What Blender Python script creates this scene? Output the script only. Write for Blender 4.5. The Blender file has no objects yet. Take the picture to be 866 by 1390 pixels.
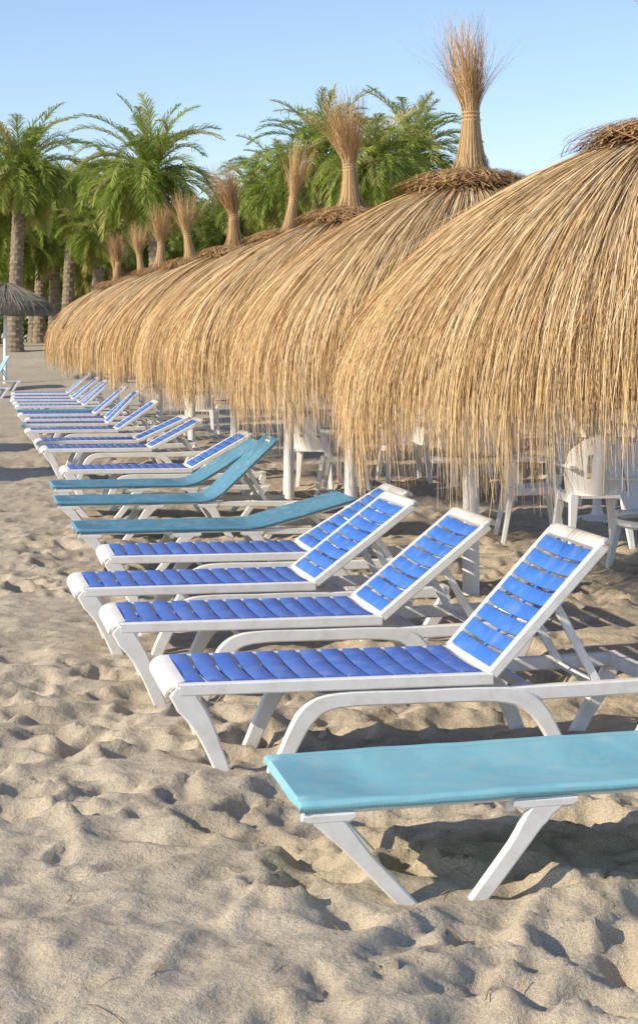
import bpy, math, random
import numpy as np
from mathutils import Vector
random.seed(7); rng=np.random.default_rng(11)
scene=bpy.context.scene; coll=scene.collection
scene.view_settings.view_transform='Standard'
try: scene.view_settings.look='None'
except Exception: pass
scene.view_settings.exposure=0
R=math.radians

# ------------------------------------------------------------ materials
def mat(name):
    m=bpy.data.materials.new(name); m.use_nodes=True
    nt=m.node_tree; nt.nodes.clear()
    out=nt.nodes.new('ShaderNodeOutputMaterial')
    b=nt.nodes.new('ShaderNodeBsdfPrincipled')
    nt.links.new(b.outputs[0],out.inputs[0])
    return m,nt,b,out
def N(nt,t,**k):
    n=nt.nodes.new(t)
    for a,v in k.items(): setattr(n,a,v)
    return n
def noise(nt,scale,detail=4,rough=.6,coord='Object',vec=None):
    n=N(nt,'ShaderNodeTexNoise'); n.inputs['Scale'].default_value=scale
    n.inputs['Detail'].default_value=detail; n.inputs['Roughness'].default_value=rough
    if vec is None:
        tc=N(nt,'ShaderNodeTexCoord'); vec=tc.outputs[coord]
    nt.links.new(vec,n.inputs['Vector']); return n
def ramp(nt,src,stops):
    r=N(nt,'ShaderNodeValToRGB'); e=r.color_ramp.elements
    while len(e)<len(stops): e.new(.5)
    for i,(p,c) in enumerate(stops):
        e[i].position=p; e[i].color=(*c,1) if len(c)==3 else c
    nt.links.new(src,r.inputs[0]); return r
def mixc(nt,f,a,b,mode='MIX'):
    m=N(nt,'ShaderNodeMix',data_type='RGBA',blend_type=mode)
    for s,v in ((0,f),(6,a),(7,b)):
        if isinstance(v,(int,float)): m.inputs[s].default_value=v
        elif isinstance(v,tuple): m.inputs[s].default_value=(*v,1)
        else: nt.links.new(v,m.inputs[s])
    return m.outputs[2]
def bump(nt,b,h,strength,dist,prev=None):
    bp=N(nt,'ShaderNodeBump'); bp.inputs['Strength'].default_value=strength; bp.inputs['Distance'].default_value=dist
    nt.links.new(h,bp.inputs['Height'])
    if prev: nt.links.new(prev,bp.inputs['Normal'])
    nt.links.new(bp.outputs[0],b.inputs['Normal']); return bp.outputs[0]

def plastic(name,c1,c2,rough=.4,dust=(.36,.30,.22),dustamt=.45,d0=.5,d1=.72):
    m,nt,b,o=mat(name)
    oi=N(nt,'ShaderNodeObjectInfo')
    tc=N(nt,'ShaderNodeTexCoord')
    ad=N(nt,'ShaderNodeVectorMath',operation='ADD'); nt.links.new(tc.outputs['Object'],ad.inputs[0]); nt.links.new(oi.outputs['Location'],ad.inputs[1])
    n=noise(nt,3.5,3,.65,vec=ad.outputs[0]); base=ramp(nt,n.outputs[0],[(.3,c1),(.7,c2)])
    n2=noise(nt,9,5,.75,vec=ad.outputs[0]); f=ramp(nt,n2.outputs[0],[(d0,(0,0,0)),(d1,(dustamt,)*3)])
    nt.links.new(mixc(nt,f.outputs[0],base.outputs[0],dust),b.inputs['Base Color'])
    rr=ramp(nt,n2.outputs[0],[(.4,(rough,)*3),(.7,(.8,)*3)]); nt.links.new(rr.outputs[0],b.inputs['Roughness'])
    return m
M_white=plastic('white_plastic',(.80,.79,.75),(.87,.86,.83),.42,(.55,.46,.34),.50,.46,.74)
M_chair=plastic('chair_plastic',(.80,.79,.77),(.86,.86,.85),.4,(.6,.54,.45),.2)
M_blue=plastic('blue_plastic_seat',(.032,.13,.52),(.05,.17,.62),.36,(.27,.31,.42),.55,.42,.72)
M_blueb=plastic('blue_plastic_back',(.028,.15,.58),(.045,.20,.68),.34,(.25,.34,.46),.45,.48,.74)
M_post=plastic('post_paint',(.78,.78,.77),(.86,.86,.84),.5,(.5,.45,.37),.4)
def fabric(name,c1,c2):
    m,nt,b,o=mat(name)
    tc=N(nt,'ShaderNodeTexCoord')
    n=noise(nt,4,4,.6); base=ramp(nt,n.outputs[0],[(.3,c1),(.7,c2)])
    n2=noise(nt,14,5,.75); f=ramp(nt,n2.outputs[0],[(.48,(0,0,0)),(.8,(.5,)*3)])
    col=mixc(nt,f.outputs[0],base.outputs[0],(.50,.50,.45))
    sp=N(nt,'ShaderNodeSeparateXYZ'); nt.links.new(tc.outputs['Object'],sp.inputs[0])
    s1=N(nt,'ShaderNodeMath',operation='SUBTRACT'); nt.links.new(sp.outputs[1],s1.inputs[0]); s1.inputs[1].default_value=.33
    s2=N(nt,'ShaderNodeMath',operation='ABSOLUTE'); nt.links.new(s1.outputs[0],s2.inputs[0])
    hem=ramp(nt,s2.outputs[0],[(.282,(1,1,1)),(.284,(.80,.82,.84)),(.287,(.80,.82,.84)),(.289,(1.06,1.06,1.06))])
    nt.links.new(mixc(nt,1.0,col,hem.outputs[0],'MULTIPLY'),b.inputs['Base Color'])
    b.inputs['Roughness'].default_value=.85; b.inputs['Specular IOR Level'].default_value=.2
    w1=N(nt,'ShaderNodeTexWave',bands_direction='X'); w1.inputs['Scale'].default_value=60
    w2=N(nt,'ShaderNodeTexWave',bands_direction='Y'); w2.inputs['Scale'].default_value=60
    nt.links.new(tc.outputs['Object'],w1.inputs[0]); nt.links.new(tc.outputs['Object'],w2.inputs[0])
    ad=N(nt,'ShaderNodeMath',operation='ADD'); nt.links.new(w1.outputs[1],ad.inputs[0]); nt.links.new(w2.outputs[1],ad.inputs[1])
    p=bump(nt,b,ad.outputs[0],.5,.0015)
    n3=noise(nt,5,3,.5); bump(nt,b,n3.outputs[0],.5,.02,p)
    return m
M_fabric=fabric('turquoise_fabric',(.20,.47,.55),(.26,.54,.61))
M_fabric2=fabric('teal_blue_fabric',(.085,.25,.37),(.115,.30,.43))

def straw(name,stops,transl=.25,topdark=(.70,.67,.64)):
    m,nt,b,o=mat(name)
    a=N(nt,'ShaderNodeAttribute',attribute_name='rnd')
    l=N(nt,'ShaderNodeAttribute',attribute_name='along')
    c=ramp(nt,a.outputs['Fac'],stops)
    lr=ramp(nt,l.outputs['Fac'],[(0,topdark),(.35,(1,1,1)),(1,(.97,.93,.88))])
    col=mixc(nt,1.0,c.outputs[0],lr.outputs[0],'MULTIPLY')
    df=N(nt,'ShaderNodeBsdfDiffuse'); nt.links.new(col,df.inputs[0])
    if transl>0:
        tr=N(nt,'ShaderNodeBsdfTranslucent'); nt.links.new(col,tr.inputs[0])
        mx=N(nt,'ShaderNodeMixShader'); mx.inputs[0].default_value=transl
        nt.links.new(df.outputs[0],mx.inputs[1]); nt.links.new(tr.outputs[0],mx.inputs[2]); nt.links.new(mx.outputs[0],o.inputs[0])
    else: nt.links.new(df.outputs[0],o.inputs[0])
    nt.nodes.remove(b)
    return m
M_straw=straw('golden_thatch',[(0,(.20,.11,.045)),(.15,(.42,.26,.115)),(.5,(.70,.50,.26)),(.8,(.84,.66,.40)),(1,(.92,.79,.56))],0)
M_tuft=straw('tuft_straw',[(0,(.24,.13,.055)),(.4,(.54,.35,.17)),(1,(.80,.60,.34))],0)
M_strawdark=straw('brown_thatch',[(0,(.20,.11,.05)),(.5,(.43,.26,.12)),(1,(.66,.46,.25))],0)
M_strawgrey=straw('grey_thatch',[(0,(.18,.155,.125)),(.5,(.33,.29,.23)),(1,(.46,.41,.33))],0)
def shellmat(name,c1,c2):
    m,nt,b,o=mat(name)
    tc=N(nt,'ShaderNodeTexCoord'); n=noise(nt,30,3)
    r=ramp(nt,n.outputs[0],[(.3,c1),(.7,c2)]); nt.links.new(r.outputs[0],b.inputs['Base Color']); b.inputs['Roughness'].default_value=.9
    return m
M_shell=shellmat('thatch_core',(.18,.10,.04),(.36,.22,.10))
M_bindm=shellmat('tuft_binding',(.40,.25,.12),(.60,.41,.22))
M_shellgrey=shellmat('grey_core',(.10,.09,.075),(.19,.16,.13))
M_leaf=straw('palm_leaf',[(0,(.16,.24,.045)),(.45,(.30,.39,.08)),(.8,(.47,.52,.16)),(1,(.58,.48,.24))],.42,(.85,.85,.8))
M_shrub=straw('shrub_leaf',[(0,(.07,.12,.026)),(.6,(.14,.21,.05)),(1,(.22,.30,.07))],.3)
m,nt,b,o=mat('palm_bark'); n=noise(nt,6,6,.7); r=ramp(nt,n.outputs[0],[(.3,(.13,.10,.07)),(.7,(.36,.29,.21))]); nt.links.new(r.outputs[0],b.inputs['Base Color']); b.inputs['Roughness'].default_value=.95; bump(nt,b,n.outputs[0],.8,.05); M_bark=m

# sand
m,nt,b,o=mat('beach_sand'); M_sand=m
n1=noise(nt,.9,4,.6); n2=noise(nt,70,3,.55); n3=noise(nt,300,2,.8); n4=noise(nt,11,4,.55)
c=ramp(nt,n1.outputs[0],[(.3,(.50,.425,.315)),(.7,(.60,.52,.395))])
c4=ramp(nt,n4.outputs[0],[(.3,(.84,.83,.81)),(.65,(1.05,1.05,1.04))])
cc=mixc(nt,1.0,c.outputs[0],c4.outputs[0],'MULTIPLY')
c3=ramp(nt,n3.outputs[0],[(.36,(.45,.42,.38)),(.46,(.95,.95,.95)),(.53,(1,1,1)),(.66,(1.22,1.22,1.22))])
cc=mixc(nt,1.0,cc,c3.outputs[0],'MULTIPLY')
nt.links.new(cc,b.inputs['Base Color']); b.inputs['Roughness'].default_value=1; b.inputs['Specular IOR Level'].default_value=.1
p=bump(nt,b,n4.outputs[0],.5,.035); p=bump(nt,b,n2.outputs[0],.5,.008,p); bump(nt,b,n3.outputs[0],.7,.003,p)

# ------------------------------------------------------------ mesh helpers
class MB:
    def __init__(s): s.v=[]; s.f=[]
    def add(s,v,f):
        o=len(s.v); s.v+= [tuple(p) for p in v]; s.f+=[tuple(i+o for i in q) for q in f]
    def sweep(s,pts,a,b,A=(0,1,0),ch=.3,cap=True):
        pts=[Vector(p) for p in pts]; n=len(pts); A=Vector(A).normalized()
        a=[a]*n if isinstance(a,(int,float)) else a; b=[b]*n if isinstance(b,(int,float)) else b
        V=[]
        for i,p in enumerate(pts):
            t0=(pts[i]-pts[i-1]).normalized() if i>0 else None
            t1=(pts[i+1]-pts[i]).normalized() if i<n-1 else None
            T=((t0 or t1)+(t1 or t0)).normalized()
            B=T.cross(A).normalized(); m=1.0
            if t0 and t1: m=1/max(.6,math.sqrt(max(.01,(1+t0.dot(t1))/2)))
            ha,hb=a[i]/2,b[i]/2*m; c=min(ha,hb)*ch
            for u,w in ((ha,hb-c),(ha-c,hb),(-ha+c,hb),(-ha,hb-c),(-ha,-hb+c),(-ha+c,-hb),(ha-c,-hb),(ha,-hb+c)):
                V.append(p+A*u+B*w)
        F=[]
        for i in range(n-1):
            for k in range(8):
                F.append((i*8+k,i*8+(k+1)%8,(i+1)*8+(k+1)%8,(i+1)*8+k))
        if cap:
            F.append(tuple(range(7,-1,-1))); F.append(tuple((n-1)*8+k for k in range(8)))
        s.add(V,F)
    def lathe(s,prof,seg=24,c=(0,0,0)):
        V=[];F=[]
        for r,z in prof:
            for k in range(seg):
                t=2*math.pi*k/seg; V.append((c[0]+r*math.cos(t),c[1]+r*math.sin(t),c[2]+z))
        for i in range(len(prof)-1):
            for k in range(seg):
                F.append((i*seg+k,i*seg+(k+1)%seg,(i+1)*seg+(k+1)%seg,(i+1)*seg+k))
        s.add(V,F)
    def box(s,x0,x1,y0,y1,z0,z1):
        s.add([(x,y,z) for x in (x0,x1) for y in (y0,y1) for z in (z0,z1)],
              [(0,1,3,2),(4,6,7,5),(0,4,5,1),(2,3,7,6),(0,2,6,4),(1,5,7,3)])
    def mesh(s,name,mt,ang=40):
        me=bpy.data.meshes.new(name); me.from_pydata(s.v,[],s.f); me.update()
        import bmesh
        bm=bmesh.new(); bm.from_mesh(me); bmesh.ops.recalc_face_normals(bm,faces=bm.faces); bm.to_mesh(me); bm.free()
        me.polygons.foreach_set('use_smooth',[True]*len(me.polygons))
        me.set_sharp_from_angle(angle=R(ang)); me.materials.append(mt); return me
def curve(pts,n=4):
    P=[Vector(p) for p in pts]; out=[]
    for i in range(len(P)-1):
        p0=P[max(0,i-1)];p1=P[i];p2=P[i+1];p3=P[min(len(P)-1,i+2)]
        for k in range(n):
            t=k/n
            out.append(.5*((2*p1)+(p2-p0)*t+(2*p0-5*p1+4*p2-p3)*t*t+(3*p1-p0-3*p2+p3)*t**3))
    out.append(P[-1]); return out
def lin(vals,n):
    return list(np.interp(np.linspace(0,len(vals)-1,n),range(len(vals)),vals))
def ribbons(name,P,Wv,rnd,mt):
    n,K,_=P.shape
    V=np.stack([P-Wv,P+Wv],axis=2).reshape(-1,3)
    i=np.arange(n)[:,None]*(2*K)+np.arange(K-1)[None,:]*2
    F=np.stack([i,i+1,i+3,i+2],axis=2).reshape(-1,4)
    me=bpy.data.meshes.new(name)
    me.vertices.add(len(V)); me.vertices.foreach_set('co',V.astype(np.float32).ravel())
    me.loops.add(F.size); me.loops.foreach_set('vertex_index',F.astype(np.int32).ravel())
    me.polygons.add(len(F)); me.polygons.foreach_set('loop_start',np.arange(0,F.size,4,dtype=np.int32))
    me.update(calc_edges=True)
    a=me.attributes.new('rnd','FLOAT','POINT'); a.data.foreach_set('value',np.repeat(rnd,2*K).astype(np.float32))
    al=np.tile(np.repeat(np.linspace(0,1,K),2),n)
    a=me.attributes.new('along','FLOAT','POINT'); a.data.foreach_set('value',al.astype(np.float32))
    me.polygons.foreach_set('use_smooth',[True]*len(F))
    me.materials.append(mt); return me
def obj(name,me,parent=None,loc=(0,0,0),rot=(0,0,0)):
    o=bpy.data.objects.new(name,me); coll.objects.link(o)
    o.location=loc; o.rotation_euler=rot
    if parent: o.parent=parent
    return o
def root(name,loc,rz,label,cat,group=None,scale=1,tilt=(0,0)):
    e=bpy.data.objects.new(name,None); coll.objects.link(e); e.empty_display_size=.2
    e.location=loc; e.rotation_euler=(tilt[0],tilt[1],rz); e.scale=(scale,)*3
    e['label']=label; e['category']=cat
    if group: e['group']=group
    return e
_tab=rng.random((256,256))
def vn(x,y,s=0):
    x=x+s*17.31; y=y+s*9.73
    xi=np.floor(x).astype(int); yi=np.floor(y).astype(int); fx=x-xi; fy=y-yi
    fx=fx*fx*(3-2*fx); fy=fy*fy*(3-2*fy)
    g=lambda a,b:_tab[a%256,b%256]
    return (g(xi,yi)*(1-fx)*(1-fy)+g(xi+1,yi)*fx*(1-fy)+g(xi,yi+1)*(1-fx)*fy+g(xi+1,yi+1)*fx*fy)*2-1

# ------------------------------------------------------------ ground
def grow(start,step,ratio,end):
    out=[];v=start
    while abs(v)<abs(end) :
        step*=ratio; v=v+step; out.append(v)
    return out
xs=np.arange(-3.2,3.6,.022)
xs=np.concatenate([np.array(grow(-3.2,-.022,1.06,-3500))[::-1],xs,np.array(grow(xs[-1],.022,1.06,3500))])
ys=np.arange(3.8,12.5,.022)
yb=[];v=3.8;st=.03
while v>-60: st*=1.15; v-=st; yb.append(v)
ys=np.concatenate([np.array(yb)[::-1],ys,np.array(grow(ys[-1],.022,1.012,3500))])
GX,GY=np.meshgrid(xs,ys)
def baseh(x,y):
    t=np.clip((np.asarray(y,float)-44)/18,0,1); return 1.35*t*t*(3-2*t)
H=baseh(GX,GY)
fade=np.clip(1.3-np.abs(GY-8)/60,.0,1)
wx=GX+.14*vn(GX*2.1,GY*2.1,5)+.05*vn(GX*6,GY*6,11); wy=GY+.14*vn(GX*2.1,GY*2.1,6)+.05*vn(GX*6,GY*6,12)
mask=np.clip(.8+.6*vn(GX*.55,GY*.55,21)+.4*vn(GX*1.6,GY*1.6,22),.4,1.2)
H+=fade*(.034*vn(wx*.6,wy*.6,1)+.026*vn(wx*1.5,wy*1.5,2)+mask*(.024*(1-2*np.abs(vn(wx*3.1,wy*3.1,3)))+.010*(1-2*np.abs(vn(wx*7.1,wy*7.1,4))))+.004*vn(wx*17,wy*17,7))
nd=9500
dx=rng.uniform(-6.5,5,nd); dy=3.5+ (rng.random(nd)**1.7)*30
mk=np.clip(.85+.7*vn(dx*.55,dy*.55,21)+.5*vn(dx*1.6,dy*1.6,22),.35,1.2)
for i in range(nd):
    cx,cy=dx[i],dy[i]; L=.035+.15*rng.random()**1.4; Wd=L*rng.uniform(.3,.75); an=rng.uniform(0,math.pi); dp=rng.uniform(.010,.038)*(L/.11)**.7*mk[i]
    rr=L*2.0
    i0,i1=np.searchsorted(xs,[cx-rr,cx+rr]); j0,j1=np.searchsorted(ys,[cy-rr,cy+rr])
    if i1<=i0 or j1<=j0: continue
    X=GX[j0:j1,i0:i1]-cx; Y=GY[j0:j1,i0:i1]-cy
    u=(X*math.cos(an)+Y*math.sin(an))/L; w=(-X*math.sin(an)+Y*math.cos(an))/Wd+.4*u*u
    d2=u*u+w*w; d=np.sqrt(d2)
    H[j0:j1,i0:i1]+= -dp*np.exp(-(d2**1.6))+ .5*dp*np.exp(-((d-1.2)/.26)**2)*(.6+.4*np.sign(u))
# sand packed up round the feet of the nearest lounger
for cx,cy,zz in ((.27,5.47,-.03),(.42,5.50,-.03)):
    q=np.exp(-(((GX-cx)**2+(GY-cy)**2)/.13**2)); H=H*(1-q)+zz*q
def gz(x,y):
    i=int(np.clip(np.searchsorted(xs,x),0,len(xs)-1)); j=int(np.clip(np.searchsorted(ys,y),0,len(ys)-1)); return float(H[j,i])
nx,ny=len(xs),len(ys)
V=np.stack([GX,GY,H],axis=2).reshape(-1,3)
idx=np.arange(nx*ny).reshape(ny,nx)
F=np.stack([idx[:-1,:-1],idx[:-1,1:],idx[1:,1:],idx[1:,:-1]],axis=2).reshape(-1,4)
me=bpy.data.meshes.new('ground')
me.vertices.add(len(V)); me.vertices.foreach_set('co',V.astype(np.float32).ravel())
me.loops.add(F.size); me.loops.foreach_set('vertex_index',F.astype(np.int32).ravel())
me.polygons.add(len(F)); me.polygons.foreach_set('loop_start',np.arange(0,F.size,4,dtype=np.int32))
me.update(calc_edges=True); me.polygons.foreach_set('use_smooth',[True]*len(F)); me.materials.append(M_sand)
g=obj('ground',me); g['kind']='structure'; g['label']='trampled beige beach sand with footprints'; g['category']='sand'

# ------------------------------------------------------------ lounger with slats
W=.66
def slats(mb,x0,n,pitch,w,y0,y1,z,sag=.014,tiltk=.12):
    ring=[(-w/2,-.008),(-w/2,.0),(-w/2+.003,.002),(0,.0015),(w/2-.003,.002),(w/2,.0),(w/2,-.008),(0,-.004)]
    K=11
    for i in range(n):
        xc=x0+pitch*(i+.5); V=[];F=[]
        for k in range(K):
            y=y0+(y1-y0)*k/(K-1); q=(2*k/(K-1)-1); zz=z-sag*(1-q*q)
            for a,b in ring: V.append((xc+a-.006*(1-q*q),y,zz+b+a*tiltk*(1-q*q)))
        for k in range(K-1):
            for j in range(8): F.append((k*8+j,k*8+(j+1)%8,(k+1)*8+(j+1)%8,(k+1)*8+j))
        F.append(tuple(range(8))); F.append(tuple((K-1)*8+j for j in range(7,-1,-1)))
        mb.add(V,F)
    mb.sweep([(x0,(y0+y1)/2,z-sag-.014),(x0+n*pitch,(y0+y1)/2,z-sag-.014)],.022,.010)
HX,HZ=1.26,.335
fr=MB()
for y in (.019,W-.019):
    fr.sweep([(.05,y,.334),(HX+.01,y,.334)],.038,.047)
fr.sweep(curve([(.074,W/2,.352),(.042,W/2,.350),(.014,W/2,.338),(.002,W/2,.316),(.006,W/2,.300)],3),lin([W-.09,W-.02,W-.06,W-.09,W-.11],13),.016,ch=.6)
fr.sweep([(HX-.01,.03,.325),(HX-.01,W-.03,.325)],.035,.03,A=(0,0,1))
for y in (.036,W-.036):
    fr.sweep([(1.34,y,.268),(1.7,y,.275),(1.98,y,.283)],.045,.058)
fr.sweep([(1.985,.02,.285),(1.985,W-.02,.285)],.06,.05,A=(0,0,1))
fr.sweep([(1.45,.04,.268),(1.45,W-.04,.268)],.04,.035,A=(0,0,1))
fr.sweep([(.62,.05,.27),(.62,W-.05,.27)],.04,.035,A=(0,0,1))
ME_frame=fr.mesh('lounger_frame',M_white)
sm=MB(); slats(sm,.068,13,.0903,.0735,.037,W-.037,.362,.010,.13); ME_seat=sm.mesh('lounger_slats',M_blue)
lg=MB(); lg.sweep(curve([(.028,0,.325),(.075,0,.285),(.135,0,.20),(.185,0,.09),(.245,0,-.06)],4),.044,lin([.05,.095,.078,.062,.056],17)); ME_legF=lg.mesh('lounger_front_leg',M_white)
lg=MB(); lg.sweep(curve([(.40,0,-.06),(.47,0,.10),(.545,0,.225),(.66,0,.272),(.95,0,.275),(1.28,0,.272),(1.42,0,.235),(1.51,0,.12),(1.585,0,-.06)],4),.044,lin([.058,.062,.072,.060,.056,.060,.075,.062,.058],33)); ME_legM=lg.mesh('lounger_arch_leg',M_white)
lg=MB(); lg.sweep(curve([(1.99,0,.27),(1.95,0,.18),(1.87,0,.05),(1.81,0,-.06)],4),.046,lin([.06,.072,.058,.058],13)); ME_legR=lg.mesh('lounger_rear_leg',M_white)
bk=MB(); BL=.71
for y in (.018,W-.018): bk.sweep([(0.015,y,0),(BL-.03,y,0)],.036,.042)
bk.sweep(curve([(BL-.055,W/2,.012),(BL-.02,W/2,.010),(BL,W/2,-.002),(BL+.004,W/2,-.025)],3),lin([W-.06,W,W-.03,W-.07],10),.024,ch=.6)
bk.sweep([(.02,.03,-.005),(.02,W-.03,-.005)],.03,.03,A=(0,0,1))
ME_back=bk.mesh('lounger_back_frame',M_white)
bs=MB(); slats(bs,.03,8,.0780,.0625,.036,W-.036,.016,.008,.08); ME_bslat=bs.mesh('lounger_back_slats',M_blueb)
# fabric lounger
def cloth(name,s0,s1,ang,mt,end0,end1,drop=.028,nst=30):
    prof=[(0.008,-drop),(0.001,-drop+.006),(-.002,-.014),(.001,-.005),(.010,.001),(.028,.001)]
    row=list(prof)
    for k in range(1,14):
        q=k/14*2-1; row.append((.028+(W-.056)*k/14,.001-.040*(1-abs(q)**2.0)))
    row+=[(W-y,zz) for y,zz in reversed(prof)]
    bend=.09; a=R(ang)
    def path(s):
        b0=HX-bend
        if s<=b0: return Vector((s,0,.332)),0.
        L=2*bend
        if s<=b0+L:
            th=a*(s-b0)/L
            if a<1e-4: return Vector((s,0,.332)),0.
            Rr=L/a; return Vector((b0+Rr*math.sin(th),0,.332+Rr*(1-math.cos(th)))),th
        Rr=L/a if a>1e-4 else 0
        e=Vector((b0+Rr*math.sin(a),0,.332+Rr*(1-math.cos(a)))) if Rr else Vector((b0+L,0,.332))
        d=s-b0-L
        return e+Vector((math.cos(a)*d,0,math.sin(a)*d)),a
    V=[];F=[];m=len(row); st=[]
    if end0: st+=[(s0+.008,-1.0),(s0,-.6),(s0+.001,-.2)]
    st+=[(x,0) for x in np.linspace(s0+(.010 if end0 else 0),s1-(.010 if end1 else 0),nst)]
    if end1: st+=[(s1-.001,-.2),(s1,-.6),(s1-.008,-1.0)]
    for s,e in st:
        P,th=path(s); endf=min(1,min(abs(s-0),abs(s-1.99))/.25)
        for y,zz in row:
            inn=.03<y<W-.03
            ed=1-abs(2*y/W-1)
            wr=(.003*math.sin(s*11+y*6)+.002*math.sin(s*31+y*4)*(1-ed))*(1 if inn else .35)*endf
            sc=.0035*math.sin(s*7+1)*(1 if y<W/2 else -1)*(0 if inn else 1)
            zc=zz*(endf if inn else 1)
            z2=zc+wr if e==0 else max(-drop,zz*(1+e)+e*drop)
            V.append((P.x-math.sin(th)*z2,y+sc,P.z+math.cos(th)*z2))
    for i in range(len(st)-1):
        for k in range(m-1): F.append((i*m+k,i*m+k+1,(i+1)*m+k+1,(i+1)*m+k))
    mb=MB(); mb.add(V,F); return mb.mesh(name,mt,60)
CLM={'a':M_fabric,'b':M_fabric2}
fr=MB()
for y in (.035,W-.035):
    fr.sweep([(.03,y,.304),(HX,y,.304)],.028,.026); fr.sweep([(HX,y,.294),(1.96,y,.285)],.04,.045)
for y in (.024,W-.024):
    for xa,xb in ((.01,.17),(.66,.86),(1.14,1.30)): fr.sweep([(xa,y,.286),(xa+.02,y,.282),(xb-.02,y,.282),(xb,y,.286)],.036,[.02,.036,.036,.02],ch=.5)
for x in (.06,.66,1.3,1.94): fr.sweep([(x,.045,.270),(x,W-.045,.270)],.03,.03,A=(0,0,1))
ME_fframe=fr.mesh('fabric_lounger_frame',M_white)
fb=MB()
for y in (.035,W-.035): fb.sweep([(.06,y,-.012),(.71,y,-.012)],.03,.026)
fb.sweep([(.70,.03,-.012),(.70,W-.03,-.012)],.026,.026,A=(0,0,1)); ME_fback=fb.mesh('fabric_back_frame',M_white)
def vleg(x0,x1,nm):
    l=MB(); d=1 if x1>x0 else -1
    l.sweep(curve([(x0-d*.01,0,.284),(x0+d*.06,0,.250),(x0+(x1-x0)*.45,0,.15),(x1,0,-.05)],4),.038,lin([.03,.072,.052,.046],13)); return l.mesh(nm,M_white)
FL=[vleg(.05,.375,'fleg'),vleg(.80,.50,'fleg'),vleg(1.2,1.46,'fleg'),vleg(1.94,1.66,'fleg')]
TH=math.atan2(.191,.981)
def lounger(kind,x,y,ang,label,rz=0,z=None,pitch=0,first=False):
    z=float(baseh(x,y)) if z is None else z
    rt=root('sun_lounger',(x,y,z),TH+rz,label,'sun lounger','sun loungers in a row along the beach',tilt=(0,pitch))
    a=R(ang)
    if kind=='slat':
        obj('frame',ME_frame,rt); obj('seat',ME_seat,rt)
        for yy in (.024,W-.024):
            obj('leg',ME_legF,rt,(0,yy,0)); obj('leg',ME_legM,rt,(0,yy,0)); obj('leg',ME_legR,rt,(0,yy,0))
        b=obj('backrest',ME_back,rt,(HX,0,HZ+.004),(0,-a,0)); obj('backrest_slats',ME_bslat,b)
        q=.42
    else:
        mt=CLM[kind]
        obj('frame',ME_fframe,rt); obj('seat',cloth('fabric_seat',0,HX,ang,mt,True,False),rt)
        for k,mm in enumerate(FL):
            for yy in (.026,W-.026):
                if first and k==1 and yy>.1: continue
                obj('leg',mm,rt,(0,yy,0))
        b=obj('backrest',cloth('fabric_back',HX,1.99,ang,mt,False,True,.026,16),rt)
        obj('backrest_frame',ME_fback,b,(HX,0,.316),(0,-a,0)); q=.40
    if ang>8:
        px=HX+q*math.cos(a); pz=HZ-.03+q*math.sin(a); bx=min(1.93,px+.10+.12*math.sin(a))
        pb=MB()
        for yy in (.085,W-.085): pb.sweep([(px,yy,pz),(bx,yy,.27)],.024,.034)
        pb.sweep([(bx,.06,.275),(bx,W-.06,.275)],.025,.025,A=(0,0,1))
        obj('backrest_prop',pb.mesh('backrest_prop',M_white),rt)
    return rt
LB='white plastic sun lounger with blue slats, %s'
lounger('a',-.05,5.40,0,'light turquoise fabric sun lounger lying flat on white legs',z=-.045,pitch=-.022,first=True)
lounger('slat',-.57,6.88,47,LB%'backrest raised steeply')
lounger('slat',-.95,8.34,39,LB%'backrest half raised',.0)
lounger('slat',-1.26,9.50,37,LB%'backrest half raised',.012)
lounger('slat',-1.28,10.87,31,LB%'backrest raised low',-.012)
lounger('b',-1.66,12.6,15,'teal blue fabric sun lounger with backrest slightly raised',.01)
lounger('b',-2.10,14.7,43,'teal blue fabric sun lounger, backrest raised, white rear legs')
lounger('b',-2.36,16.3,31,'teal blue fabric sun lounger with backrest half raised',.01)
lounger('slat',-2.5,17.9,29,LB%'backrest raised low')
lounger('slat',-3.2,21.2,28,LB%'backrest raised low')
lounger('slat',-3.5,22.8,24,LB%'backrest nearly flat',.02)
lounger('slat',-4.05,25.4,34,LB%'backrest half raised',.01)
lounger('slat',-4.4,27.2,45,LB%'backrest raised steeply')
lounger('slat',-4.6,28.8,40,LB%'backrest half raised',-.01)
lounger('slat',-5.0,30.6,40,LB%'backrest half raised',.01)
lounger('b',-5.35,32.5,14,'teal blue fabric sun lounger lying almost flat')
lounger('slat',-5.65,34.2,42,LB%'backrest half raised')
lounger('slat',-5.95,35.8,38,LB%'backrest half raised')
lounger('slat',-6.3,37.6,40,LB%'backrest half raised',.02)
lounger('slat',-6.6,39.4,30,LB%'backrest raised low')
lounger('slat',-7.0,41.8,40,LB%'backrest half raised')
lounger('a',-9.7,46,68,'turquoise and white sun lounger with upright backrest',.1)
lounger('a',-9.75,48,60,'turquoise and white sun lounger with upright backrest',.1)

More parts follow.
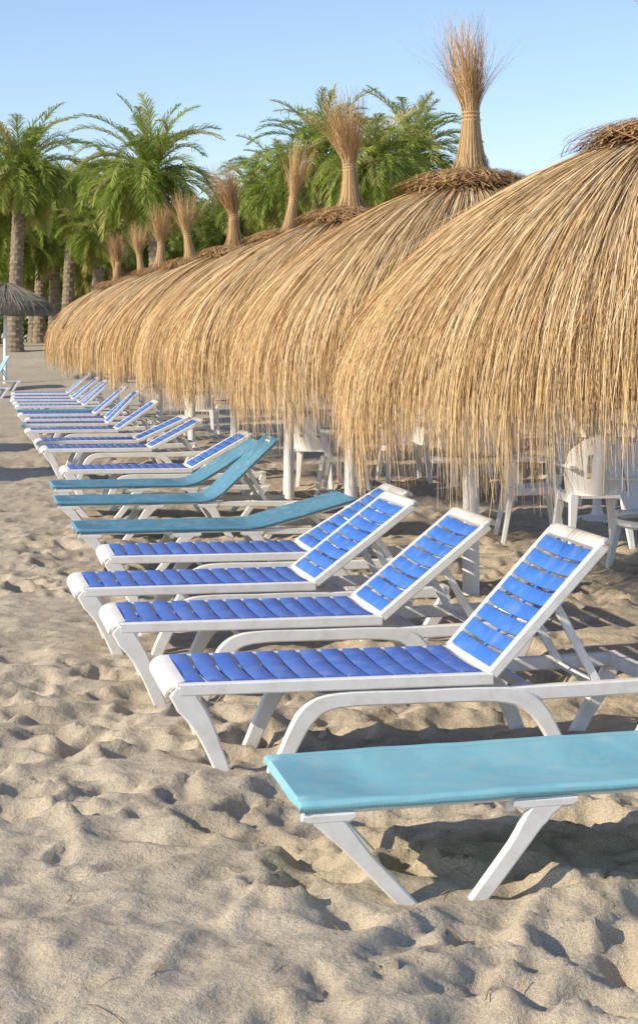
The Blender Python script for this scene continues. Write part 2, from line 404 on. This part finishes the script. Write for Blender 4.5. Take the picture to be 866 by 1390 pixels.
# ------------------------------------------------------------ thatched parasols
def thatch(name,prof,n,seed,mt,wd=.0023,K=9,clump=1.0,endexp=.6):
    r_=np.random.default_rng(seed)
    pr=np.array(prof,float); seg=np.hypot(*np.diff(pr,axis=0).T); S=np.concatenate([[0],np.cumsum(seg)]); T=S[-1]
    nb=int(n*.58)
    isb=np.arange(n)<nb
    th=r_.uniform(0,2*np.pi,n)
    s0=np.where(isb, r_.uniform(.32*T,.58*T,n), r_.uniform(.05*T,.38*T,n))
    ln=r_.uniform(.38,.54,n)*T
    per=.5*np.sin(th*9+seed)+.35*np.sin(th*23+2*seed)
    s1=np.where(isb, T*(1.0+.04*per-.30*r_.random(n)**endexp), s0+ln)
    s1=np.minimum(s1,T*1.06)
    u=np.linspace(0,1,K)[None,:]; s=s0[:,None]+(s1-s0)[:,None]*u
    lay=r_.random(n)
    r=np.interp(s,S,pr[:,0]); z=np.interp(s,S,pr[:,1])
    z-=np.maximum(s-T,0)
    ds=.03; dr=np.interp(s+ds,S,pr[:,0])-np.interp(s-ds,S,pr[:,0]); dz=np.interp(s+ds,S,pr[:,1])-np.interp(s-ds,S,pr[:,1])
    nn=np.hypot(dr,dz)+1e-6; nr=-dz/nn; nz=dr/nn
    lump=.014*np.sin(th*5+seed)+.008*np.sin(th*11+seed*2.3)
    lift=(-.035+.055*lay)[:,None]+ (r_.uniform(-.02,.04,n))[:,None]*u**2+lump[:,None]*(s/T)**1.5
    stray=((r_.random(n)<.08)*r_.uniform(.0,.10,n))[:,None]*u**2
    lift=lift+stray
    tail=np.clip((s-.66*T)/(.34*T),0,1.2)
    r=r+nr*lift+ (r_.normal(-.02,.045,n))[:,None]*tail
    z=z+nz*lift
    wander=clump*((.007*np.sin(th*13+seed)+.006*np.sin(th*31+seed*3))[:,None]*(s/T)**2.5)
    wander=wander+r_.normal(0,.030,n)[:,None]*(u-.3)
    kink=r_.normal(0,.012,n)[:,None]*np.clip(u-.6,0,1)/.4
    t=th[:,None]+wander+kink+.0012*np.sin(s*8+r_.uniform(0,6,n)[:,None])
    P=np.stack([r*np.cos(t),r*np.sin(t),z],axis=2)
    tang=np.stack([-np.sin(t),np.cos(t),0*t],axis=2); nrm=np.stack([nr*np.cos(t),nr*np.sin(t),nz],axis=2)
    roll=r_.normal(0,.7,n)[:,None,None]
    w=(wd*r_.uniform(.5,1.3,n)[:,None]*(1-.65*u**2))[:,:,None]
    Wv=(tang*np.cos(roll)+nrm*np.sin(roll))*w
    rnd=np.clip(.82*r_.random(n)+.20*lay-.02,0,1)
    return ribbons(name,P,Wv,rnd,mt)
PROF=[(.02,2.66),(.15,2.64),(.35,2.575),(.6,2.465),(.79,2.36),(1.0,2.22),(1.19,2.05),(1.34,1.88),(1.43,1.73),(1.475,1.57),(1.485,1.44),(1.475,1.30),(1.465,1.15),(1.455,1.05)]
PROF2=PROF[:-1]+[(1.455,1.02)]
def shell(name,prof,mt,zmin,inset=.05,seg=48):
    pr=[(max(.01,r-inset),z-inset*.6) for r,z in prof if z>zmin]
    inner=[(max(.01,r-.06),z-.05) for r,z in reversed(pr)]
    mb=MB(); mb.lathe(pr+inner,seg); return mb.mesh(name,mt,80)
def tuft(name,seed,mt,n=900,h=1.0,flare=1.0,lean=.16):
    r_=np.random.default_rng(seed); K=12; u=np.linspace(0,1,K)[None,:]
    th=r_.uniform(0,2*np.pi,n)[:,None]
    q=np.sqrt(r_.random(n))[:,None]; L=(.48+.64*r_.random(n)**1.1)[:,None]
    zz=np.linspace(0,1,K)[None,:]*L
    zk=[0,.06,.15,.3,.42,.47,.6,.8,1.1]; rk=[.24,.16,.100,.070,.058,.052,.074,.115,.16]
    rr=np.interp(zz,zk,rk)
    out=np.clip(zz-.46,0,1)
    side=1+.5*np.cos(th-seed)
    rr=np.where(out>0,.052+(rr-.052)*flare*side,rr)*(.3+.7*q)
    st=(r_.random(n)<.25)[:,None]
    rr=rr+ (np.abs(r_.normal(0,.12,n))[:,None]+st*r_.uniform(.1,.8,n)[:,None])*out**1.4
    t=th+r_.normal(0,.9,n)[:,None]*out
    ln=lean*out**1.2
    zf=zz*h-st*out**2*.4
    P=np.stack([rr*np.cos(t)+ln*math.cos(seed)+.025*np.sin(zz*12+th*3)*out,rr*np.sin(t)+ln*math.sin(seed)+.02*np.sin(zz*9+th*5)*out,2.62+zf],axis=2)
    tang=np.stack([-np.sin(t),np.cos(t),0*t],axis=2)
    Wv=tang*(.0031*r_.uniform(.5,1.2,n)[:,None]*(1-.75*u**2))[:,:,None]
    return ribbons(name,P,Wv,np.clip(r_.random(n)*.9+.05,0,1),mt)
def capring(name,seed,mt,n=1700,R0=.44,Z=2.60):
    r_=np.random.default_rng(seed); K=5; u=np.linspace(0,1,K)[None,:]
    th=r_.uniform(0,2*np.pi,n)[:,None]; a=r_.uniform(.12,.33,n)[:,None]; L=r_.uniform(.08,.24,n)[:,None]*R0/.44
    r=a+L*u; lay=r_.uniform(0,.07,n)[:,None]
    z=Z+.075-.28*r**1.6+lay-.03*u**2+r_.normal(0,.015,n)[:,None]*u
    t=th+r_.normal(0,.5,n)[:,None]*u
    P=np.stack([r*np.cos(t),r*np.sin(t),z],axis=2)
    tang=np.stack([-np.sin(t),np.cos(t),0*t],axis=2)
    Wv=tang*.0038*r_.uniform(.5,1.3,n)[:,None,None]*np.ones((n,K,1))
    return ribbons(name,P,Wv,r_.random(n),mt)
ME_can=[thatch('thatch_near_a',PROF,30000,3,M_straw,.0019,endexp=.66),thatch('thatch_near_b',PROF2,22000,8,M_straw,.0023,endexp=.78),thatch('thatch_far',PROF2,12000,5,M_straw,.0034,8,endexp=.9)]
ME_shell=shell('thatch_shell',PROF,M_shell,1.55)
ME_tuft=[tuft('tuft_a',2,M_tuft,flare=1.0),tuft('tuft_b',4,M_tuft,flare=1.1,lean=.10),tuft('tuft_c',9,M_strawdark,flare=1.3,lean=.25),tuft('tuft_d',14,M_tuft,650,flare=1.5,lean=.2)]
ME_cap=capring('cap',1,M_strawdark)
tb=MB(); tb.lathe([(.001,-.01),(.17,-.01),(.10,.10),(.060,.24),(.049,.40),(.044,.47),(.03,.5)],20,(0,0,2.64)); 
for zz in (3.03,3.055,3.08): tb.lathe([(.044,zz-.010),(.057,zz-.007),(.060,zz),(.057,zz+.007),(.044,zz+.010)],20)
ME_bind=tb.mesh('tuft_core',M_bindm,60)
pp=MB(); pp.lathe([(.055,-.3),(.055,.25),(.052,.26),(.050,2.55),(.001,2.56)],20); ME_post=pp.mesh('post',M_post)
tr=MB(); tr.lathe([(.056,.855),(.23,.872),(.25,.885),(.25,.910),(.238,.913),(.232,.897),(.056,.893)],32); ME_tray=tr.mesh('tray',M_white)
rb=MB()
for k in range(8):
    a=k*math.pi/4; d=Vector((math.cos(a),math.sin(a),0))
    pts=[d*.04+Vector((0,0,2.5)),d*.6+Vector((0,0,2.36)),d*1.05+Vector((0,0,2.08)),d*1.30+Vector((0,0,1.8))]
    rb.sweep(pts,.03,.03,A=(-math.sin(a),math.cos(a),0))
M_wood=shellmat('rib_wood',(.12,.08,.05),(.22,.16,.1)); ME_rib=rb.mesh('ribs',M_wood)
def parasol(x,y,i,lean=0,tall=1.0,wid=1.0,tf=1.0,tm=0,dz=0):
    z=float(baseh(x,y))+dz
    rt=root('thatched_parasol',(x,y,z),0,'golden straw thatched beach parasol with tied tuft and white post','beach parasol','straw parasols in a row along the beach')
    c=obj('canopy',ME_can[0 if i==0 else 1 if i in (1,3) else 2],rt,rot=(0,0,i*1.7)); c2=obj('canopy_underside',ME_shell,rt)
    c.scale=(wid,wid,1); c2.scale=(wid,wid,1)
    ly=math.sin(lean)*2.62
    off=(-ly,0,0)
    t=obj('tuft',ME_tuft[tm],rt,(off[0],0,2.62*(1-tall)),(0,lean,0)); t.scale=(tf,tf,tall)
    b_=obj('tuft_binding',ME_bind,rt,(off[0],0,2.62*(1-tall)),(0,lean,0)); b_.scale=(tf,tf,tall)
    obj('crown_ring',ME_cap,rt,rot=(0,0,i))
    obj('post',ME_post,rt); obj('tray',ME_tray,rt); obj('ribs',ME_rib,rt)
    return rt
US=[(1.60,8.3,1,1,0,0),(.96,11.6,1,1,0,0),(.26,15.0,.98,1.0,-.03,1),(-.30,18.2,.97,.8,.13,3),(-.98,21.4,.99,1.05,-.04,2),(-1.72,24.8,.99,.95,-.15,3),(-2.45,28.2,1,1.0,.05,1),(-3.05,31.6,.97,.9,-.12,3),(-3.85,35.0,.97,.95,.05,2),(-4.25,38.4,.95,.9,-.05,3)]
for i,(x,y,tl,tf,ln,tm) in enumerate(US): 
    parasol(x,y,i,ln,tall=tl,wid=1 if i<7 else .9,tf=tf,tm=tm,dz=-.07 if i==0 else 0)
for k in range(5):
    x=4.6-.195*3.5*k; y=13.4+3.5*k
    parasol(x,y,20+k)
for x,y in ((-8.6,25.6),(-7.7,20.8)): parasol(x,y,31)  # unseen parasols, added off to the left to cast shadow streaks on the sand
GP=[(.02,2.78),(.3,2.68),(.7,2.48),(1.05,2.26),(1.25,2.1),(1.33,1.95),(1.34,1.8)]
rt=root('thatched_parasol',(-8.55,50,float(baseh(0,50))),0,'weathered grey thatched parasol on a white post','beach parasol')
obj('canopy',thatch('grey_thatch',GP,5000,9,M_strawgrey,.007,8),rt); obj('canopy_underside',shell('grey_shell',GP,M_shellgrey,1.9),rt); obj('post',ME_post,rt)

# ------------------------------------------------------------ chairs
cs=MB()
cs.sweep([(0,-.22,.44),(0,-.20,.445),(0,0,.43),(0,.19,.425)],[.40,.46,.46,.42],.022,A=(1,0,0),ch=.5)
for sx in (-1,1): cs.sweep([(sx*.222,-.21,.415),(sx*.222,.18,.40)],.02,.05,A=(1,0,0))
cs.sweep([(-.20,-.222,.415),(.20,-.222,.415)],.05,.02,A=(0,0,1))
CH_seat=cs.mesh('chair_seat',M_chair)
V=[];F=[];nu,nv=15,11
for layer in (0,1):
    for j in range(nv):
        v=j/(nv-1)
        for i in range(nu):
            uu=i/(nu-1)*2-1
            hw=.225+.055*math.sin(v*2.2)
            top=.90-.12*abs(uu)**2.6
            zz=.43+(top-.43)*v
            x=hw*uu*(1-.10*v*v)
            y=.19+.13*v-.11*uu*uu-layer*.014-.006*abs(math.sin(uu*9))*math.sin(math.pi*v)
            V.append((x,y,zz))
o1=nu*nv
for j in range(nv-1):
    for i in range(nu-1):
        a=j*nu+i
        if i in (4,9) and 3<=j<=6: continue
        F.append((a,a+1,a+nu+1,a+nu)); F.append((o1+a,o1+a+nu,o1+a+nu+1,o1+a+1))
def rim(a,b): F.append((a,b,o1+b,o1+a))
for i in range(nu-1): rim(i,i+1); rim((nv-1)*nu+i+1,(nv-1)*nu+i)
for j in range(nv-1): rim((j+1)*nu,j*nu); rim(j*nu+nu-1,(j+1)*nu+nu-1)
cb=MB(); cb.add(V,F); CH_back=cb.mesh('chair_back',M_chair,60)
def chl(sx,sy):
    l=MB(); l.sweep([(sx*.20,sy*.17+(.0),.44),(sx*.225,sy*.21,.2),(sx*.25,sy*.25,-.02)],[.075,.055,.04],[.05,.04,.035],A=(1,0,0)); return l.mesh('chair_leg',M_chair)
CH_leg=[chl(a,b) for a in (-1,1) for b in (-1,1)]
def arm(sx):
    l=MB(); l.sweep(curve([(sx*.21,-.20,.44),(sx*.255,-.22,.60),(sx*.265,-.12,.665),(sx*.26,.08,.67),(sx*.235,.235,.66)],4),.048,.024,A=(1,0,0)); return l.mesh('chair_arm',M_chair)
CH_arm=[arm(-1),arm(1)]
def chair(x,y,rz):
    rt=root('plastic_chair',(x,y,float(baseh(x,y))),rz,'white moulded plastic armchair on sand beneath thatched parasol','chair','white plastic chairs under the parasols')
    obj('seat',CH_seat,rt); obj('backrest',CH_back,rt)
    for l in CH_leg: obj('leg',l,rt)
    for a in CH_arm: obj('armrest',a,rt)
for x,y,r_ in [(2.13,14.3,3.3),(1.72,15.0,1.6),(2.38,12.9,.7),(1.75,18.6,3.0),(2.6,18.3,2.2),(-.05,20.0,2.9),(.25,18.9,1.4),(.95,20.5,.2),(1.9,21.5,1.0),(-1.95,30.5,3.0),(3.2,20.5,.5),(3.3,16.4,4.0)]:
    chair(x,y,r_)
tt=MB(); tt.lathe([(.001,.70),(.42,.70),(.44,.71),(.44,.73),(.43,.735),(.001,.735)],32); T_top=tt.mesh('table_top',M_chair)
tp=MB(); tp.lathe([(.22,0),(.22,.03),(.06,.06),(.04,.12),(.035,.70)],20); T_ped=tp.mesh('table_pedestal',M_chair)
for x,y in [(1.45,19.6),(2.5,16.5),(3.0,14.2)]:
    rt=root('round_table',(x,y,0),0,'round white plastic table between chairs on sand','table','white plastic tables under the parasols')
    obj('tabletop',T_top,rt); obj('pedestal',T_ped,rt)

# ------------------------------------------------------------ palms
def crown(name,seed,nf=78,L=2.7):
    r_=np.random.default_rng(seed); Ps=[];Ws=[];rn=[]
    for f in range(nf):
        g=f/nf; az=f*2.39996+r_.normal(0,.25); el=R(78-120*g**.9)+r_.normal(0,.18); ll=L*r_.uniform(.70,1.10)*(.72+.28*math.sin(math.pi*min(1,g+.25)))
        K=13; p=np.array([0,0,.0]); pts=[p.copy()]; e=el; tw=r_.normal(0,.05)
        for k in range(K-1):
            e-= (.035+.14*math.cos(el)*(k/K)+.08*(k/K))*1.0
            e=max(e,-1.45); az2=az+tw*k
            d=np.array([math.cos(e)*math.cos(az2),math.cos(e)*math.sin(az2),math.sin(e)]); p=p+d*ll/(K-1); pts.append(p.copy())
        pts=np.array(pts); nl=54
        tv=np.linspace(.12,1,nl); idx=tv*(K-1); i0=np.minimum(idx.astype(int),K-2); fr_=(idx-i0)[:,None]
        C=pts[i0]*(1-fr_)+pts[i0+1]*fr_; T=pts[i0+1]-pts[i0]; T/=np.linalg.norm(T,axis=1)[:,None]
        side=np.array([-math.sin(az),math.cos(az),0.]); up=np.cross(T,side[None,:]); up*=np.where(up[:,2:3]<0,-1,1)
        base=r_.uniform(.05,.9)*(1-.2*g)+ (.15 if g<.3 else 0)
        if g>.93: base=.97
        for sg in (-1,1):
            ll2=(.46*np.sin(np.pi*np.clip(tv*.86+.12,0,1))**.6+.06)*r_.uniform(.75,1.1,nl)
            D=side[None,:]*sg*.70+T*.88+up*.32+r_.normal(0,.14,(nl,3)); D/=np.linalg.norm(D,axis=1)[:,None]
            mid=C+D*(ll2*.55)[:,None]; tip=C+D*ll2[:,None]+np.array([0,0,-1])*(ll2*.24)[:,None]
            P=np.stack([C,mid,tip],axis=1)
            wdir=np.cross(D,up); wdir/=np.linalg.norm(wdir,axis=1)[:,None]
            wdir=wdir*.8+up*.5*r_.choice([-1,1],(nl,1))
            Wv=wdir[:,None,:]*np.array([.010,.013,.002])[None,:,None]
            Ps.append(P);Ws.append(Wv);rn.append(np.clip(base+r_.normal(0,.10,nl),0,1))
        for q in range(0,K-2,2):
            P=pts[q:q+3][None]; Ps.append(P); Ws.append(np.tile(side*.020,(1,3,1))); rn.append(np.array([.85]))
    return ribbons(name,np.concatenate(Ps),np.concatenate(Ws),np.concatenate(rn),M_leaf)
CR=[crown('palm_crown_%d'%i,20+i) for i in range(4)]
def trunkmesh(h,seed):
    r_=random.Random(seed); mb=MB(); seg=14; n=int(h/.16); V=[];F=[]
    bx,by=r_.uniform(-.3,.3),r_.uniform(-.3,.3); rows=0
    for i in range(n+1):
        z=h*i/n; u=i/n
        for q in (0,1):
            rad=(.19+.10*(1-u)**6+.10*max(0,(u-.86)/.14)**.7)*(1.0 if q else 1.13)*r_.uniform(.96,1.04)
            for k in range(seg):
                t=2*math.pi*k/seg; rr=rad*(1+.06*((k+i)%2))
                V.append((bx*(u*u-1)+rr*math.cos(t),by*(u*u-1)+rr*math.sin(t),z-h+q*.5*h/n))
            rows+=1
    for i in range(rows-1):
        for k in range(seg): F.append((i*seg+k,i*seg+(k+1)%seg,(i+1)*seg+(k+1)%seg,(i+1)*seg+k))
    mb.add(V,F); return mb.mesh('palm_trunk',M_bark,20)
PL=[(30,232,58,1.1),(205,236,55,1.1),(103,272,66,1.0),(-22,278,60,1.05),(152,272,70,1.0),(440,212,60,1.08),(508,220,52,.93),(560,212,61,1.03),(386,256,66,1.03),(345,276,72,.95),(75,318,70,1.0),(172,322,72,.95),(428,276,70,1.0),(540,268,70,.95),(275,312,76,.95),(0,326,68,1.0),(120,342,76,.95),(490,276,72,1.0),(235,316,78,.95),(58,288,74,1.0),(140,315,64,.85),(40,348,78,.95),(95,362,80,.9),(310,318,74,.9),(185,356,80,.9),(15,362,80,.9)]
for i,(px,py,Y,sc) in enumerate(PL):
    X=(px-433)/2490*Y; zc=1.67+(455-py)*Y/2490; zb=float(baseh(X,Y))
    rt=root('palm_tree',(X,Y,zb),0,'tall date palm with dense arching green fronds' if sc>=1.0 else 'date palm with shaggy fronds beyond the beach','palm tree','palm trees behind the beach')
    h=zc-zb
    obj('trunk',trunkmesh(h+.15,i),rt,(0,0,h)); c=obj('crown',CR[i%4],rt,(0,0,h),(0,0,i*1.3)); c.scale=(sc,sc,sc)
r_=np.random.default_rng(5); n=30000
cx=r_.uniform(-40,30,100); cy=r_.uniform(84,100,100); ch=r_.uniform(1.6,5.0,100)
k=r_.integers(0,100,n); d=r_.normal(0,1,(n,3)); d/=np.linalg.norm(d,axis=1)[:,None]; rad=r_.uniform(.6,1.05,n)
C=np.stack([cx[k]+d[:,0]*rad*2.2,cy[k]+d[:,1]*rad*1.6,1.3+ch[k]*.5+d[:,2]*rad*ch[k]*.6],axis=1)
D=r_.normal(0,1,(n,3))*.14; E=r_.normal(0,1,(n,3)); E/=np.linalg.norm(E,axis=1)[:,None]
P=np.stack([C-D,C,C+D],axis=1); Wv=E[:,None,:]*np.array([.02,.12,.02])[None,:,None]
s=obj('shrubs',ribbons('shrubs',P,Wv,np.clip(r_.random(n),0,1),M_shrub)); s['kind']='stuff'; s['label']='dense dark green shrubs behind the palm trunks'; s['category']='shrubs'

# ------------------------------------------------------------ apartment building
def flat(name,c,rough=.7):
    m,nt,b,o=mat(name); n=noise(nt,1.5,5); r=ramp(nt,n.outputs[0],[(.3,tuple(v*.88 for v in c)),(.7,c)]); nt.links.new(r.outputs[0],b.inputs['Base Color']); b.inputs['Roughness'].default_value=rough; return m
M_wall=flat('cream_render',(.66,.58,.46)); M_roof=flat('roof_tile',(.3,.16,.1)); M_glass=flat('window_glass',(.06,.08,.10),.15)
rt=root('apartment_building',(-33,190,1.3),0,'cream rendered apartment building beyond the palm trees','building')
w=MB(); w.box(-9,9,0,10,0,9.2); w.box(-9.2,9.2,-.25,-.003,2.9,3.1); w.box(-9.2,9.2,-.25,-.003,5.9,6.1); obj('wall',w.mesh('w',M_wall),rt)
w=MB(); w.box(-9.6,9.6,-.5,10.5,9.203,9.6); obj('roof',w.mesh('r',M_roof),rt)
wm=MB(); wm.box(-.7,.7,-.04,.02,0,1.5); wm=wm.mesh('window',M_glass)
for fl in range(3):
    for c_ in range(6): obj('window',wm,rt,(-7.5+c_*3,0,.9+fl*3))

# ------------------------------------------------------------ straw litter
n=650; r_=np.random.default_rng(77); X=r_.uniform(-2.6,3.2,n); Y=3.8+r_.random(n)**1.3*12; K=5
an=r_.uniform(0,math.pi,n); L=r_.uniform(.02,.10,n)*np.where(r_.random(n)<.08,2.2,1); u=np.linspace(-.5,.5,K)[None,:]
px_=X[:,None]+np.cos(an)[:,None]*L[:,None]*u; py_=Y[:,None]+np.sin(an)[:,None]*L[:,None]*u+ (r_.normal(0,.15,n)*L)[:,None]*u*u*4
pz_=np.array([[gz(a,b)+.006 for a,b in zip(ra,rb_)] for ra,rb_ in zip(px_,py_)])
pz_=np.maximum(pz_,pz_.mean(axis=1)[:,None])
P=np.stack([px_,py_,pz_],axis=2); Wv=np.stack([-np.sin(an),np.cos(an),0*an],axis=1)[:,None,:]*np.full((1,K,1),.0017)
s=obj('straw_litter',ribbons('straw_litter',P,Wv,r_.random(n)*.9,M_strawdark)); s['kind']='stuff'; s['label']='loose bits of straw scattered on the sand'; s['category']='straw'

# ------------------------------------------------------------ light, sky, camera
sd=Vector((-.88,-.42,.0)).normalized(); el=R(28)
tosun=Vector((sd.x*math.cos(el),sd.y*math.cos(el),math.sin(el)))
w=bpy.data.worlds.new('World'); scene.world=w; w.use_nodes=True; nt=w.node_tree
bg=nt.nodes.get('Background') or nt.nodes.new('ShaderNodeBackground')
sk=nt.nodes.new('ShaderNodeTexSky'); sk.sky_type='NISHITA'; sk.sun_disc=False; sk.sun_elevation=el; sk.sun_rotation=math.atan2(sd.x,sd.y)
sk.air_density=1.0; sk.dust_density=.3; sk.ozone_density=1.6
mx=nt.nodes.new('ShaderNodeMix'); mx.data_type='RGBA'; mx.blend_type='MULTIPLY'; mx.inputs[0].default_value=1
nt.links.new(sk.outputs[0],mx.inputs[6]); mx.inputs[7].default_value=(1.14,1.14,1.27,1)
nt.links.new(mx.outputs[2],bg.inputs[0]); bg.inputs[1].default_value=.15
L_=bpy.data.lights.new('sun','SUN'); L_.energy=5; L_.angle=R(.5); L_.color=(1,.87,.67)
so=bpy.data.objects.new('sun',L_); coll.objects.link(so); so.rotation_euler=tosun.to_track_quat('Z','Y').to_euler()
cam=bpy.data.cameras.new('camera'); co=bpy.data.objects.new('camera',cam); coll.objects.link(co); scene.camera=co
co.location=(0,0,1.67); co.rotation_euler=(R(90),0,0)
cam.sensor_fit='HORIZONTAL'; cam.sensor_width=24; cam.lens=69; cam.shift_y=-.277; cam.clip_end=8000; cam.clip_start=.1
